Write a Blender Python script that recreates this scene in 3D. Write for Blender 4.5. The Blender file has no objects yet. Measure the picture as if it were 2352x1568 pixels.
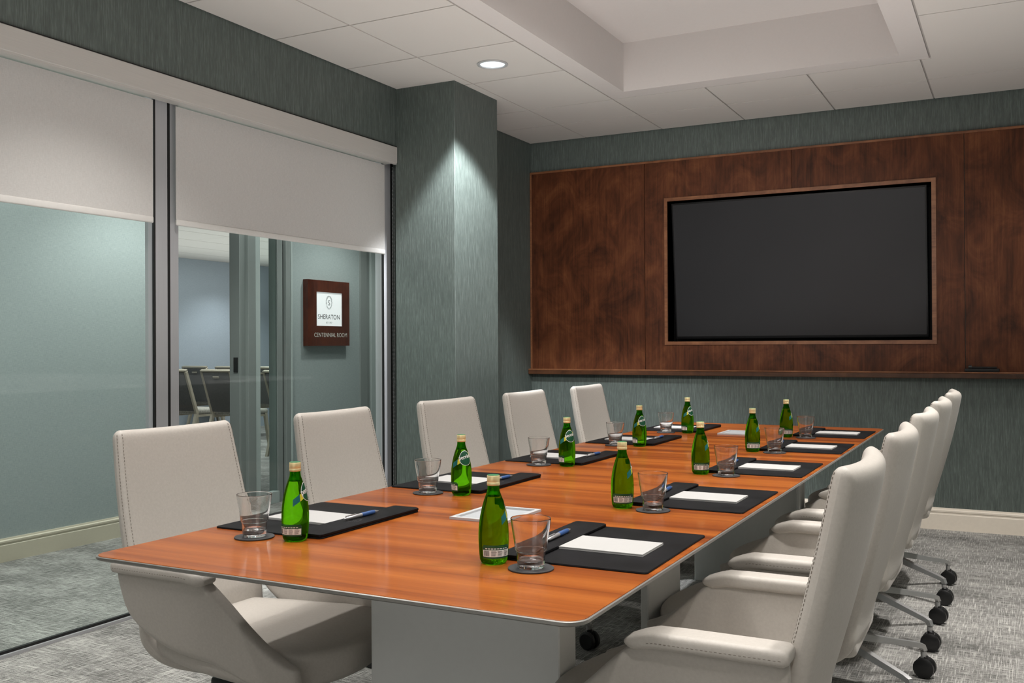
import bpy, bmesh, math, random
from mathutils import Vector, Matrix
random.seed(7)
PI = math.pi
sc = bpy.context.scene
col = sc.collection

# ------------------------------------------------------------------ helpers
def lin(r, g, b):
    f = lambda c: (c/255/12.92 if c/255 <= .04045 else ((c/255+.055)/1.055)**2.4)
    return (f(r), f(g), f(b), 1.0)

class NT:
    def __init__(s, name):
        s.m = bpy.data.materials.new(name); s.m.use_nodes = True
        s.t = s.m.node_tree; s.t.nodes.clear()
        s.out = s.n('ShaderNodeOutputMaterial')
    def n(s, typ, **kw):
        nd = s.t.nodes.new(typ)
        for k, v in kw.items():
            if k[0] == '_': nd.inputs[k[1:].replace('_', ' ')].default_value = v
            else: setattr(nd, k, v)
        return nd
    def l(s, a, b): s.t.links.new(a, b)
    def coords(s, scale, kind='Object', rot=(0, 0, 0)):
        tc = s.n('ShaderNodeTexCoord'); mp = s.n('ShaderNodeMapping')
        mp.inputs['Scale'].default_value = scale; mp.inputs['Rotation'].default_value = rot
        s.l(tc.outputs[kind], mp.inputs['Vector']); return mp.outputs['Vector']
    def noise(s, scale_vec, scale=1.0, detail=3, rough=.5, kind='Object', dist=0.0):
        nz = s.n('ShaderNodeTexNoise'); nz.inputs['Scale'].default_value = scale
        nz.inputs['Detail'].default_value = detail; nz.inputs['Roughness'].default_value = rough
        nz.inputs['Distortion'].default_value = dist
        s.l(s.coords(scale_vec, kind), nz.inputs['Vector']); return nz.outputs['Fac']
    def ramp(s, fac, stops, interp='LINEAR'):
        r = s.n('ShaderNodeValToRGB'); cr = r.color_ramp; cr.interpolation = interp
        while len(cr.elements) < len(stops): cr.elements.new(.5)
        for e, (p, c) in zip(cr.elements, stops): e.position = p; e.color = c
        s.l(fac, r.inputs['Fac']); return r.outputs['Color']
    def mix(s, fac, a, b, mode='MIX'):
        m = s.n('ShaderNodeMix', data_type='RGBA', blend_type=mode)
        for sock, v in ((m.inputs[0], fac), (m.inputs[6], a), (m.inputs[7], b)):
            if hasattr(v, 'is_linked'): s.l(v, sock)
            else: sock.default_value = v
        return m.outputs[2]
    def math(s, op, a, b=0.0):
        m = s.n('ShaderNodeMath', operation=op)
        for i, v in enumerate((a, b)):
            if hasattr(v, 'is_linked'): s.l(v, m.inputs[i])
            else: m.inputs[i].default_value = v
        return m.outputs[0]
    def bsdf(s, color, rough=.5, metal=0.0, bump=None, bstr=.2, bdist=.002, **kw):
        p = s.n('ShaderNodeBsdfPrincipled')
        if hasattr(color, 'is_linked'): s.l(color, p.inputs['Base Color'])
        else: p.inputs['Base Color'].default_value = color
        if hasattr(rough, 'is_linked'): s.l(rough, p.inputs['Roughness'])
        else: p.inputs['Roughness'].default_value = rough
        p.inputs['Metallic'].default_value = metal
        for k, v in kw.items(): p.inputs[k.replace('_', ' ')].default_value = v
        if bump is not None:
            b = s.n('ShaderNodeBump'); b.inputs['Strength'].default_value = bstr; b.inputs['Distance'].default_value = bdist
            s.l(bump, b.inputs['Height']); s.l(b.outputs['Normal'], p.inputs['Normal'])
        s.l(p.outputs[0], s.out.inputs['Surface']); return p

M = {}
def plain(name, c, rough=.5, metal=0.0, nz=0.04, **kw):
    t = NT(name); f = t.noise((1, 1, 1), 60, 3)
    c2 = tuple(x*(1-nz*2) for x in c[:3])+(1,); c3 = tuple(min(1, x*(1+nz*2)) for x in c[:3])+(1,)
    t.bsdf(t.ramp(f, [(.3, c2), (.7, c3)]), rough, metal, **kw); M[name] = t.m; return t.m

# ---- wall coverings
def wallcover(name, a, b, c, rough=.55):
    t = NT(name)
    f1 = t.noise((170, 170, 9), 1, 3, .6); f2 = t.noise((420, 420, 30), 1, 2, .5)
    f = t.math('ADD', t.math('MULTIPLY', f1, .65), t.math('MULTIPLY', f2, .35))
    colr = t.ramp(f, [(.32, a), (.5, b), (.68, c)])
    t.bsdf(colr, rough, 0, bump=f, bstr=.35, bdist=.002); M[name] = t.m
wallcover('wallcover', lin(70, 78, 74), lin(84, 93, 89), lin(106, 116, 111), .5)
def linen(name, a, b):
    t = NT(name)
    f1 = t.noise((30, 30, 400), 1, 3, .6); f2 = t.noise((400, 400, 40), 1, 2, .6)
    f = t.math('ADD', t.math('MULTIPLY', f1, .5), t.math('MULTIPLY', f2, .5))
    t.bsdf(t.ramp(f, [(.35, a), (.65, b)]), .7); M[name] = t.m
linen('corridor_wall', lin(152, 163, 163), lin(176, 186, 186))
linen('far_wall', lin(152, 163, 173), lin(177, 187, 196))
# ---- ceiling
t = NT('ceiling_tile'); f = t.noise((1, 1, 1), 900, 2); f2 = t.noise((1, 1, 1), 3, 1)
c = t.ramp(f, [(.3, lin(198, 194, 189)), (.6, lin(214, 210, 205))])
t.bsdf(c, .9, 0, bump=f, bstr=.15, bdist=.001); M['ceiling_tile'] = t.m
plain('drywall', lin(208, 203, 200), .85, 0, .005)
plain('tee_bar', lin(168, 164, 160), .6, 0, .01)
plain('trim_paint', lin(232, 222, 207), .45, 0, .01)
plain('trim_paint_corridor', lin(214, 206, 186), .45, 0, .01)
# ---- carpet
t = NT('carpet')
fx = t.noise((8, 210, 1), 1, 2, .6); fy = t.noise((210, 9, 1), 1, 2, .6)
fb = t.noise((2.0, 4.6, 1), 1, 2, .5); ff = t.noise((1, 1, 1), 430, 2, .7); fm = t.noise((30, 90, 1), 1, 2, .6)
bx = t.noise((3.6, 2.4, 1), 1, 2)
k = t.n('ShaderNodeMix', data_type='FLOAT')
t.l(t.ramp(bx, [(.40, (.15, .15, .15, 1)), (.60, (.8, .8, .8, 1))]), k.inputs[0]); t.l(fx, k.inputs[2]); t.l(fy, k.inputs[3])
lines = t.math('MAXIMUM', t.math('ADD', fx, t.math('MULTIPLY', bx, .16)), t.math('ADD', fy, .08))
h = t.math('ADD', t.math('MULTIPLY', lines, .50), t.math('MULTIPLY', ff, .24))
h = t.math('ADD', h, t.math('MULTIPLY', fb, .14)); h = t.math('ADD', h, t.math('MULTIPLY', fm, .12))
c = t.ramp(h, [(.45, lin(74, 74, 71)), (.53, lin(120, 119, 116)), (.59, lin(164, 162, 158)), (.68, lin(210, 208, 202))])
t.bsdf(c, .95, 0, bump=ff, bstr=.6, bdist=.004, Specular_IOR_Level=.1); M['carpet'] = t.m
# ---- table veneer: bands across the table, grain along X
t = NT('table_veneer')
band = t.noise((.12, 11.0, 1), 1, 1, .4); band2 = t.noise((.2, 27.0, 1), 1, 2, .5); grain = t.noise((1.6, 170, 1), 1, 5, .65, dist=.3)
fine = t.noise((12, 560, 1), 1, 3, .6); blotch = t.noise((.8, 6, 1), 1, 2)
f = t.math('ADD', t.math('MULTIPLY', band, .38), t.math('MULTIPLY', band2, .30)); f = t.math('ADD', f, t.math('MULTIPLY', grain, .19))
f = t.math('ADD', f, t.math('MULTIPLY', blotch, .13))
c = t.ramp(f, [(.38, lin(104, 48, 14)), (.46, lin(132, 65, 20)), (.53, lin(152, 80, 26)), (.63, lin(174, 99, 38))])
c = t.mix(t.ramp(fine, [(.45, (0, 0, 0, 1)), (.75, (.35, .35, .35, 1))]), c, lin(110, 50, 26))
p = t.bsdf(c, .34, 0, bump=fine, bstr=.04, bdist=.001, Specular_IOR_Level=.18, Coat_Weight=.24, Coat_Roughness=.07); M['table_veneer'] = t.m
# ---- wall panel wood (vertical grain, blotchy stain)
def stained(name, dark, mid, light, vertical=True, rough=.42, blot=.6, spec=.4):
    t = NT(name)
    oi = t.n('ShaderNodeObjectInfo'); tc = t.n('ShaderNodeTexCoord'); ad = t.n('ShaderNodeVectorMath', operation='ADD')
    cv = t.n('ShaderNodeCombineXYZ'); t.l(t.math('MULTIPLY', oi.outputs['Random'], 13), cv.inputs[0]); t.l(t.math('MULTIPLY', oi.outputs['Random'], 7), cv.inputs[2])
    t.l(tc.outputs['Object'], ad.inputs[0]); t.l(cv.outputs[0], ad.inputs[1])
    def nz(sv, detail=3, rg=.5, dist=0):
        mp = t.n('ShaderNodeMapping'); mp.inputs['Scale'].default_value = sv; t.l(ad.outputs[0], mp.inputs[0])
        n = t.n('ShaderNodeTexNoise'); n.inputs['Scale'].default_value = 1; n.inputs['Detail'].default_value = detail
        n.inputs['Roughness'].default_value = rg; n.inputs['Distortion'].default_value = dist
        t.l(mp.outputs[0], n.inputs['Vector']); return n.outputs['Fac']
    g = (60, 60, 2.2) if vertical else (2.2, 60, 60)
    g2 = (260, 260, 9) if vertical else (9, 260, 260)
    b1 = nz((4.6, 4.6, 3.0), 5, .65, 1.0); b2 = nz(g, 4, .6, .6); b3 = nz(g2, 2, .6)
    f = t.math('ADD', t.math('MULTIPLY', b1, blot), t.math('MULTIPLY', b2, .28))
    f = t.math('ADD', f, t.math('MULTIPLY', b3, .12))
    c = t.ramp(f, [(.36, dark), (.52, mid), (.70, light)])
    t.bsdf(c, rough, 0, bump=b3, bstr=.05, bdist=.001, Specular_IOR_Level=spec); M[name] = t.m
stained('panel_wood', lin(50, 25, 12), lin(91, 50, 28), lin(124, 76, 45), rough=.5, spec=.22)
stained('panel_trim', lin(104, 64, 40), lin(142, 94, 62), lin(170, 118, 82), False, .4, .5)
stained('ledge_wood', lin(56, 34, 20), lin(84, 53, 33), lin(118, 78, 50), False, .4, .5)
stained('sign_wood', lin(66, 30, 20), lin(92, 44, 28), lin(112, 58, 36), True, .35, .5)
# ---- leather / fabrics
t = NT('chair_leather')
vo = t.n('ShaderNodeTexVoronoi'); vo.inputs['Scale'].default_value = 650; t.l(t.coords((1, 1, 1)), vo.inputs['Vector'])
f = t.noise((1, 1, 1), 140, 3, .6)
c = t.ramp(f, [(.3, lin(180, 174, 166)), (.7, lin(188, 182, 174))])
t.bsdf(c, .52, 0, bump=vo.outputs['Distance'], bstr=.12, bdist=.001, Sheen_Weight=.08); M['chair_leather'] = t.m
plain('stitch_thread', lin(128, 120, 110), .8, 0, .03)
t = NT('black_leather'); f = t.noise((1, 1, 1), 260, 4, .65); f2 = t.noise((1, 1, 1), 9, 3)
t.bsdf(t.ramp(f2, [(.3, lin(18, 18, 19)), (.7, lin(30, 30, 32))]), .5, 0, bump=f, bstr=.25, bdist=.001, Specular_IOR_Level=.07); M['black_leather'] = t.m
plain('coaster_leather', lin(50, 50, 52), .6)
t = NT('shade_fabric'); f = t.math('ADD', t.math('MULTIPLY', t.noise((60, 60, 700), 1, 2), .5), t.math('MULTIPLY', t.noise((700, 700, 60), 1, 2), .5))
t.bsdf(t.ramp(f, [(.3, lin(184, 182, 179)), (.7, lin(202, 200, 197))]), .85, 0, bump=f, bstr=.15, bdist=.001); M['shade_fabric'] = t.m
plain('shade_hem', lin(214, 212, 208), .6, 0, .01)
plain('seat_fabric', lin(150, 147, 138), .9, 0, .12)
plain('back_fabric', lin(88, 88, 86), .85, 0, .06)
# ---- metals, plastics
def brushed(name, c, rough, metal, sv):
    t = NT(name); f = t.noise(sv, 1, 2)
    t.bsdf(t.ramp(f, [(.3, tuple(x*.94 for x in c[:3])+(1,)), (.7, c)]), rough, metal); M[name] = t.m
brushed('alu_frame', lin(174, 175, 178), .5, .1, (300, 300, 5))
brushed('valance_metal', lin(196, 193, 188), .5, .15, (300, 5, 300))
brushed('table_edge', lin(138, 136, 131), .38, .5, (200, 20, 200))
plain('pedestal_metal', lin(222, 224, 222), .5, 0, .005)
brushed('base_alu', lin(178, 178, 178), .38, .7, (40, 40, 40))
brushed('door_frame', lin(150, 156, 154), .5, .2, (300, 300, 6))
brushed('door_frame_pale', lin(188, 198, 196), .5, .1, (300, 300, 6))
brushed('banquet_frame', lin(170, 163, 146), .45, .3, (60, 60, 60))
brushed('white_frame', lin(192, 193, 194), .4, .1, (40, 40, 40))
plain('power_lid', lin(168, 171, 174), .4, 0, .01)
brushed('cap_gold', lin(238, 222, 168), .36, .35, (100, 100, 100))
plain('cap_green', lin(40, 110, 66), .4)
plain('black_plastic', lin(24, 24, 25), .38, 0, .05)
plain('matte_black', lin(10, 10, 10), .6, 0, .02)
plain('strike_metal', lin(60, 62, 62), .4, .4)
plain('pen_blue', lin(48, 80, 132), .35)
brushed('pen_silver', lin(190, 190, 192), .3, .7, (100, 100, 100))
plain('paper', lin(172, 171, 169), .85, 0, .005)
plain('ink', lin(36, 34, 34), .7)
plain('label_green', lin(12, 74, 48), .4)
plain('label_teal', lin(16, 96, 96), .4)
plain('label_yellow', lin(196, 190, 40), .4)
plain('label_white', lin(226, 228, 224), .5)
plain('letter_white', lin(236, 232, 224), .6, 0, .01)
plain('emboss', lin(74, 74, 76), .45)
plain('niche_black', lin(10, 10, 10), .7)
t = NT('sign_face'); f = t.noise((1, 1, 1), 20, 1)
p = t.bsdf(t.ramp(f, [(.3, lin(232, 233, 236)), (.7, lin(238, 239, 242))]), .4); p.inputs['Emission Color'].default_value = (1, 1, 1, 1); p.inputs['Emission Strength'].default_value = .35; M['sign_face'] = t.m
t = NT('tv_screen'); f = t.noise((1, 1, 1), 2, 1)
t.bsdf(t.ramp(f, [(.3, lin(44, 44, 46)), (.7, lin(47, 47, 49))]), .34, 0, Specular_IOR_Level=.22); M['tv_screen'] = t.m
t = NT('lamp_reflector'); f = t.noise((40, 40, 2), 1, 2)
p = t.bsdf(t.ramp(f, [(.3, lin(210, 222, 228)), (.7, lin(240, 246, 250))]), .25, .5)
p.inputs['Emission Color'].default_value = (.86, .95, 1, 1); p.inputs['Emission Strength'].default_value = .55; M['lamp_reflector'] = t.m
# ---- glass
def pane_glass(name, tint, refl=.9):
    t = NT(name); tr = t.n('ShaderNodeBsdfTransparent'); gl = t.n('ShaderNodeBsdfGlossy'); gl.inputs['Roughness'].default_value = .02
    f = t.noise((1, 1, 1), 1.5, 1); t.l(t.ramp(f, [(0, tint), (1, tint)]), tr.inputs['Color'])
    lw = t.n('ShaderNodeLayerWeight'); lw.inputs['Blend'].default_value = .5
    mx = t.n('ShaderNodeMixShader'); t.l(t.math('ADD', .012, t.math('MULTIPLY', t.math('POWER', lw.outputs['Facing'], 5), refl)), mx.inputs[0])
    t.l(tr.outputs[0], mx.inputs[1]); t.l(gl.outputs[0], mx.inputs[2]); t.l(mx.outputs[0], t.out.inputs['Surface']); M[name] = t.m
pane_glass('pane_glass', (.93, .965, .955, 1), .22)
t = NT('tumbler_wall'); lw = t.n('ShaderNodeLayerWeight'); lw.inputs['Blend'].default_value = .35
tr = t.n('ShaderNodeBsdfTransparent'); gl = t.n('ShaderNodeBsdfGlossy'); gl.inputs['Roughness'].default_value = .015
t.l(t.ramp(lw.outputs['Facing'], [(.55, (.985, .99, .985, 1)), (1, (.66, .68, .68, 1))]), tr.inputs['Color'])
lw2 = t.n('ShaderNodeLayerWeight'); lw2.inputs['Blend'].default_value = .5; f = t.noise((1, 1, 1), 5, 1)
rf = t.math('ADD', t.math('ADD', .05, t.math('MULTIPLY', f, .03)), t.math('MULTIPLY', t.math('POWER', lw2.outputs['Facing'], 3), .75))
mx = t.n('ShaderNodeMixShader'); t.l(rf, mx.inputs[0])
t.l(tr.outputs[0], mx.inputs[1]); t.l(gl.outputs[0], mx.inputs[2]); t.l(mx.outputs[0], t.out.inputs['Surface']); M['tumbler_wall'] = t.m
def vessel(name, colr, tcol, ior, share, rough=0.0):
    t = NT(name); g = t.n('ShaderNodeBsdfGlass'); g.inputs['IOR'].default_value = ior; g.inputs['Roughness'].default_value = rough
    f = t.noise((1, 1, 1), 8, 1); t.l(t.ramp(f, [(0, colr), (1, colr)]), g.inputs['Color'])
    tr = t.n('ShaderNodeBsdfTransparent'); tr.inputs['Color'].default_value = tcol
    mx = t.n('ShaderNodeMixShader'); mx.inputs[0].default_value = share
    t.l(tr.outputs[0], mx.inputs[1]); t.l(g.outputs[0], mx.inputs[2]); t.l(mx.outputs[0], t.out.inputs['Surface']); M[name] = t.m
vessel('tumbler_glass', (1, 1, 1, 1), (.99, .995, .99, 1), 1.45, .96)
vessel('bottle_glass', (.36, .72, .07, 1), (.22, .60, .05, 1), 1.34, .85, .01)

# ---- mesh helpers
def finish(name, bm, mats, parent=None, smooth=30, loc=None, kind=None, recalc=True):
    me = bpy.data.meshes.new(name)
    if recalc: bmesh.ops.recalc_face_normals(bm, faces=bm.faces[:])
    bm.to_mesh(me); bm.free()
    for m in (mats if isinstance(mats, (list, tuple)) else [mats]): me.materials.append(M[m])
    if smooth:
        me.shade_smooth(); me.set_sharp_from_angle(angle=math.radians(smooth))
    o = bpy.data.objects.new(name, me); col.objects.link(o)
    if parent: o.parent = parent
    if loc: o.location = loc
    if kind: o['kind'] = kind
    return o
def subsurf(o, lv=1):
    m = o.modifiers.new('sub', 'SUBSURF'); m.levels = lv; m.render_levels = lv
    return o
def box(bm, x0, x1, y0, y1, z0, z1, bev=0, mat=0, seg=2, mtx=None):
    v = [bm.verts.new((x, y, z)) for x in (x0, x1) for y in (y0, y1) for z in (z0, z1)]
    fs = [bm.faces.new([v[i] for i in q]) for q in ((0, 1, 3, 2), (4, 6, 7, 5), (0, 4, 5, 1), (2, 3, 7, 6), (0, 2, 6, 4), (1, 5, 7, 3))]
    for f in fs: f.material_index = mat
    vs = v
    if bev:
        r = bmesh.ops.bevel(bm, geom=list({e for f in fs for e in f.edges}), offset=bev, segments=seg, profile=.5, affect='EDGES', material=-1)
        vs = list({x for f in r['faces'] for x in f.verts} | {x for x in v if x.is_valid})
        for f in r['faces']: f.material_index = mat
    if mtx is not None: bmesh.ops.transform(bm, matrix=mtx, verts=vs)
def quad(bm, pts, mat=0):
    f = bm.faces.new([bm.verts.new(p) for p in pts]); f.material_index = mat; return f
def lathe(bm, prof, n=32, mat=0, mtx=None, cap=True):
    rings = []; allv = []
    for r, z in prof:
        ring = [bm.verts.new((r*math.cos(2*PI*k/n), r*math.sin(2*PI*k/n), z)) for k in range(n)] if r > 1e-5 else [bm.verts.new((0, 0, z))]
        rings.append(ring); allv += ring
    for a, b in zip(rings, rings[1:]):
        for k in range(n):
            k2 = (k+1) % n
            q = [a[k % len(a)], a[k2 % len(a)], b[k2 % len(b)], b[k % len(b)]]
            u = []
            for x in q:
                if x not in u: u.append(x)
            if len(u) > 2:
                f = bm.faces.new(u); f.material_index = mat
    if cap:
        for ring in (rings[0], rings[-1]):
            if len(ring) > 2:
                f = bm.faces.new(ring); f.material_index = mat
    if mtx is not None: bmesh.ops.transform(bm, matrix=mtx, verts=allv)
def tube(bm, pts, radii, n=10, mat=0, flat=1.0):
    rings = []
    pts = [Vector(p) for p in pts]
    for i, p in enumerate(pts):
        t = (pts[min(i+1, len(pts)-1)]-pts[max(i-1, 0)]).normalized()
        up = Vector((0, 0, 1)) if abs(t.z) < .95 else Vector((1, 0, 0))
        a = t.cross(up).normalized(); b = a.cross(t).normalized()
        r = radii[i] if isinstance(radii, (list, tuple)) else radii
        rings.append([bm.verts.new(p+a*(r*math.cos(2*PI*k/n))+b*(r*flat*math.sin(2*PI*k/n))) for k in range(n)])
    for a, b in zip(rings, rings[1:]):
        for k in range(n):
            f = bm.faces.new([a[k], a[(k+1) % n], b[(k+1) % n], b[k]]); f.material_index = mat
    for r in (rings[0], rings[-1]):
        f = bm.faces.new(r); f.material_index = mat
def text_geo(body, size):
    cu = bpy.data.curves.new('t', 'FONT'); cu.body = body; cu.size = size; cu.align_x = 'CENTER'; cu.resolution_u = 4
    ob = bpy.data.objects.new('t', cu); col.objects.link(ob)
    dg = bpy.context.evaluated_depsgraph_get(); dg.update()
    me = ob.evaluated_get(dg).to_mesh()
    vs = [v.co.copy() for v in me.vertices]; fs = [tuple(p.vertices) for p in me.polygons]
    ob.evaluated_get(dg).to_mesh_clear(); bpy.data.objects.remove(ob); bpy.data.curves.remove(cu)
    return vs, fs
def put_text(bm, body, size, fn, sx=1.0, mat=0, width=None, bold=0.0):
    vs, fs = text_geo(body, size)
    if width:
        w = max(v.x for v in vs)-min(v.x for v in vs); sx = width/w
    nv = [bm.verts.new(fn(v.x*sx, v.y)) for v in vs]
    for f in fs:
        try: bm.faces.new([nv[i] for i in f]).material_index = mat
        except ValueError: pass
def thing(name, label, cat, loc=(0, 0, 0), rz=0, group=None):
    o = bpy.data.objects.new(name, None); col.objects.link(o); o.empty_display_size = .05
    o.location = loc; o.rotation_euler = (0, 0, rz); tag(o, label, cat, group); return o
def tag(o, label, cat, group=None):
    o['label'] = label; o['category'] = cat
    if group: o['group'] = group
    return o
def struct(name, bm, mats, smooth=0):
    return finish(name, bm, mats, None, smooth, kind='structure')
def dup(root, loc, rz, label, group=None):
    r = root.copy(); col.objects.link(r); r.location = loc; r.rotation_euler = (0, 0, rz); r['label'] = label
    if group: r['group'] = group
    for ch in list(root.children):
        c = ch.copy(); col.objects.link(c); c.parent = r
        for g in list(ch.children):
            d = g.copy(); col.objects.link(d); d.parent = c
    return r
BM = bmesh.new

# ------------------------------------------------------------------ room shell
HC = 2.80; XL = -3.415; YB = 6.87; XR = 1.15; YF = -1.1
bm = BM(); quad(bm, [(-10.4, -1.6, 0), (1.3, -1.6, 0), (1.3, 13.5, 0), (-10.4, 13.5, 0)]); struct('floor', bm, 'carpet')
# back wall with screen niche
nx0, nx1, nz0, nz1 = -2.285, -.495, 1.232, 2.262
def wall_with_hole(bm, x0, x1, z0, z1, hx0, hx1, hz0, hz1, y, th):
    for a, b, c_, d in ((x0, hx0, z0, z1), (hx1, x1, z0, z1), (hx0, hx1, z0, hz0), (hx0, hx1, hz1, z1)):
        if b-a > 1e-4 and d-c_ > 1e-4: box(bm, a, b, y, y+th, c_, d)
bm = BM(); wall_with_hole(bm, XL-.14, XR, 0, HC+.02, nx0, nx1, nz0, nz1, YB+.02, .12)
struct('wall_back', bm, 'wallcover')
bm = BM()
y0, y1 = YB+.001, YB+.22
for q in ([(nx0, y0, nz0), (nx0, y0, nz1), (nx0, y1, nz1), (nx0, y1, nz0)], [(nx1, y0, nz0), (nx1, y1, nz0), (nx1, y1, nz1), (nx1, y0, nz1)],
          [(nx0, y0, nz0), (nx0, y1, nz0), (nx1, y1, nz0), (nx1, y0, nz0)], [(nx0, y0, nz1), (nx1, y0, nz1), (nx1, y1, nz1), (nx0, y1, nz1)],
          [(nx0, y1, nz0), (nx0, y1, nz1), (nx1, y1, nz1), (nx1, y1, nz0)]): quad(bm, q)
struct('wall_niche', bm, 'niche_black')
bm = BM(); box(bm, XR, XR+.12, YF, YB+.14, 0, HC+.02); struct('wall_right', bm, 'wallcover')
bm = BM(); box(bm, XL-.14, XR+.12, YF-.12, YF, 0, HC+.02); struct('wall_front', bm, 'wallcover')
# left wall: header above the glass, return beyond the column, short return near the camera
for q in ((YF, 5.0, 2.445, HC+.02), (5.10, YB+.02, 0, HC+.02), (5.0, 5.10, 2.445, HC+.02), (YF, -.3, 0, 2.445)):
    bm = BM(); box(bm, XL-.14, XL, *q); struct('wall_left', bm, 'wallcover')
bm = BM(); box(bm, XL-.002, -2.989, 5.0, 5.54, 0, HC+.01, .003, 0, 1); struct('column', bm, 'wallcover')
# tiled ceiling
HOLE = (-2.625, 4.8125); GX = [-3.41, -2.93, -2.32]; GXR = [-.425, .185, .795, 1.15]
GY = [-1.1, -.375, .235, .845, 1.455, 2.065, 2.675, 3.285, 3.895, 4.505, 5.12, 5.885, 6.367, 6.868]
bm = BM(); g = .005
def tile(x0, x1, y0, y1): box(bm, x0+g, x1-g, y0+g, y1-g, HC, HC+.016, 0, 0)
def tile_hole(x0, x1, y0, y1, r=.078, n=32):
    x0 += g; x1 -= g; y0 += g; y1 -= g; cx, cy = (x0+x1)/2, (y0+y1)/2
    cr, sq, up, su = [], [], [], []
    for k in range(n):
        a = 2*PI*k/n; ca, sa = math.cos(a), math.sin(a); s_ = 1/max(abs(ca), abs(sa))
        cr.append(bm.verts.new((cx+r*ca, cy+r*sa, HC))); up.append(bm.verts.new((cx+r*ca, cy+r*sa, HC+.016)))
        sq.append(bm.verts.new((cx+(x1-x0)/2*ca*s_, cy+(y1-y0)/2*sa*s_, HC))); su.append(bm.verts.new((cx+(x1-x0)/2*ca*s_, cy+(y1-y0)/2*sa*s_, HC+.016)))
    for k in range(n):
        j = (k+1) % n
        bm.faces.new([cr[k], cr[j], sq[j], sq[k]]); bm.faces.new([cr[k], up[k], up[j], cr[j]]); bm.faces.new([sq[k], sq[j], su[j], su[k]])
for i in range(2):
    for a, b in zip(GY, GY[1:]):
        x0, x1 = GX[i], GX[i+1]
        if i == 1 and abs(a-4.505) < 1e-6: tile_hole(x0, x1, a, b)
        else: tile(x0, x1, a, b)
XM = [-2.32, -1.71, -1.095, -.475]
for a, b in ((5.885, 6.367), (6.367, 6.868)):
    for x0, x1 in zip(XM, XM[1:]): tile(x0, x1, a, b)
GYR = [-1.1, .21, 1.43, 2.65, 3.87, 5.09, 6.352, 6.868]
for a, b in zip(GYR, GYR[1:]):
    for x0, x1 in zip(GXR, GXR[1:]):
        if not (x0 < -.4 and a > 5.0): tile(x0, x1, a, b)
box(bm, -.425+g, .185-g, 5.09+g, 5.889, HC, HC+.016); box(bm, -.475+g, .185-g, 5.889, 6.352-g, HC, HC+.016); tile(-.475, .185, 6.352, 6.868)
# tee bars just above the joints
tb = lambda x0, x1, y0, y1: box(bm, x0, x1, y0, y1, HC+(.005 if y1-y0 > 1 else .0055), HC+(.012 if y1-y0 > 1 else .0125), 0, 1)
for x in GX+[.185, .795]: tb(x-.012, x+.012, -1.1, 6.87)
for x in XM[1:-1]: tb(x-.012, x+.012, 5.885, 6.87)
for y in GY:
    tb(-3.41, -2.32, y-.012, y+.012)
    if y > 5.8: tb(-2.32, -.475, y-.012, y+.012)
for y in GYR: tb(-.40, 1.15, y-.012, y+.012)
tb(-.492, -.405, -1.1, 6.87)
struct('ceiling', bm, ['ceiling_tile', 'tee_bar'])
# recessed tray: border ring, upright sides, top
bm = BM(); tx0, tx1, ty0, ty1, tz = -2.19, -.572, -.6, 5.735, HC+.305
ox0, ox1, oy0, oy1 = -2.314, -.431, -1.1, 5.879
for q in ([(ox0, oy0), (tx0, oy0), (tx0, oy1), (ox0, oy1)], [(tx1, oy0), (ox1, oy0), (ox1, oy1), (tx1, oy1)],
          [(tx0, ty1), (tx1, ty1), (tx1, oy1), (tx0, oy1)], [(tx0, oy0), (tx1, oy0), (tx1, ty0), (tx0, ty0)]): quad(bm, [(x, y, HC) for x, y in q])
quad(bm, [(tx0, ty0, HC), (tx0, ty1, HC), (tx0, ty1, tz), (tx0, ty0, tz)]); quad(bm, [(tx1, ty0, HC), (tx1, ty0, tz), (tx1, ty1, tz), (tx1, ty1, HC)])
quad(bm, [(tx0, ty1, HC), (tx1, ty1, HC), (tx1, ty1, tz), (tx0, ty1, tz)]); quad(bm, [(tx0, ty0, HC), (tx0, ty0, tz), (tx1, ty0, tz), (tx1, ty0, HC)])
quad(bm, [(tx0, ty0, tz), (tx1, ty0, tz), (tx1, ty1, tz), (tx0, ty1, tz)])
struct('ceiling', bm, 'drywall')
# baseboards
def baseboard(name, prof, fn, a, b, mat):
    bm = BM(); A = [bm.verts.new(fn(d, z, a)) for d, z in prof]; B = [bm.verts.new(fn(d, z, b)) for d, z in prof]
    for i in range(len(prof)-1): bm.faces.new([A[i], A[i+1], B[i+1], B[i]])
    bm.faces.new(A); bm.faces.new(B); return struct(name, bm, mat, 25)
BP = [(0, 0), (.016, 0), (.016, .100), (.013, .104), (.013, .112), (.017, .117), (.017, .127), (.010, .133), (.008, .142), (0, .142)]
baseboard('baseboard_back', BP, lambda d, z, s: (s, YB+.02-d, z), XL, XR, 'trim_paint')
baseboard('baseboard_right', BP, lambda d, z, s: (XR-d, s, z), YF, YB, 'trim_paint')
baseboard('baseboard_left', [(d, z*.93) for d, z in BP], lambda d, z, s: (-5.1+d, s, z), -1.5, 4.79, 'trim_paint_corridor')

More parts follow.
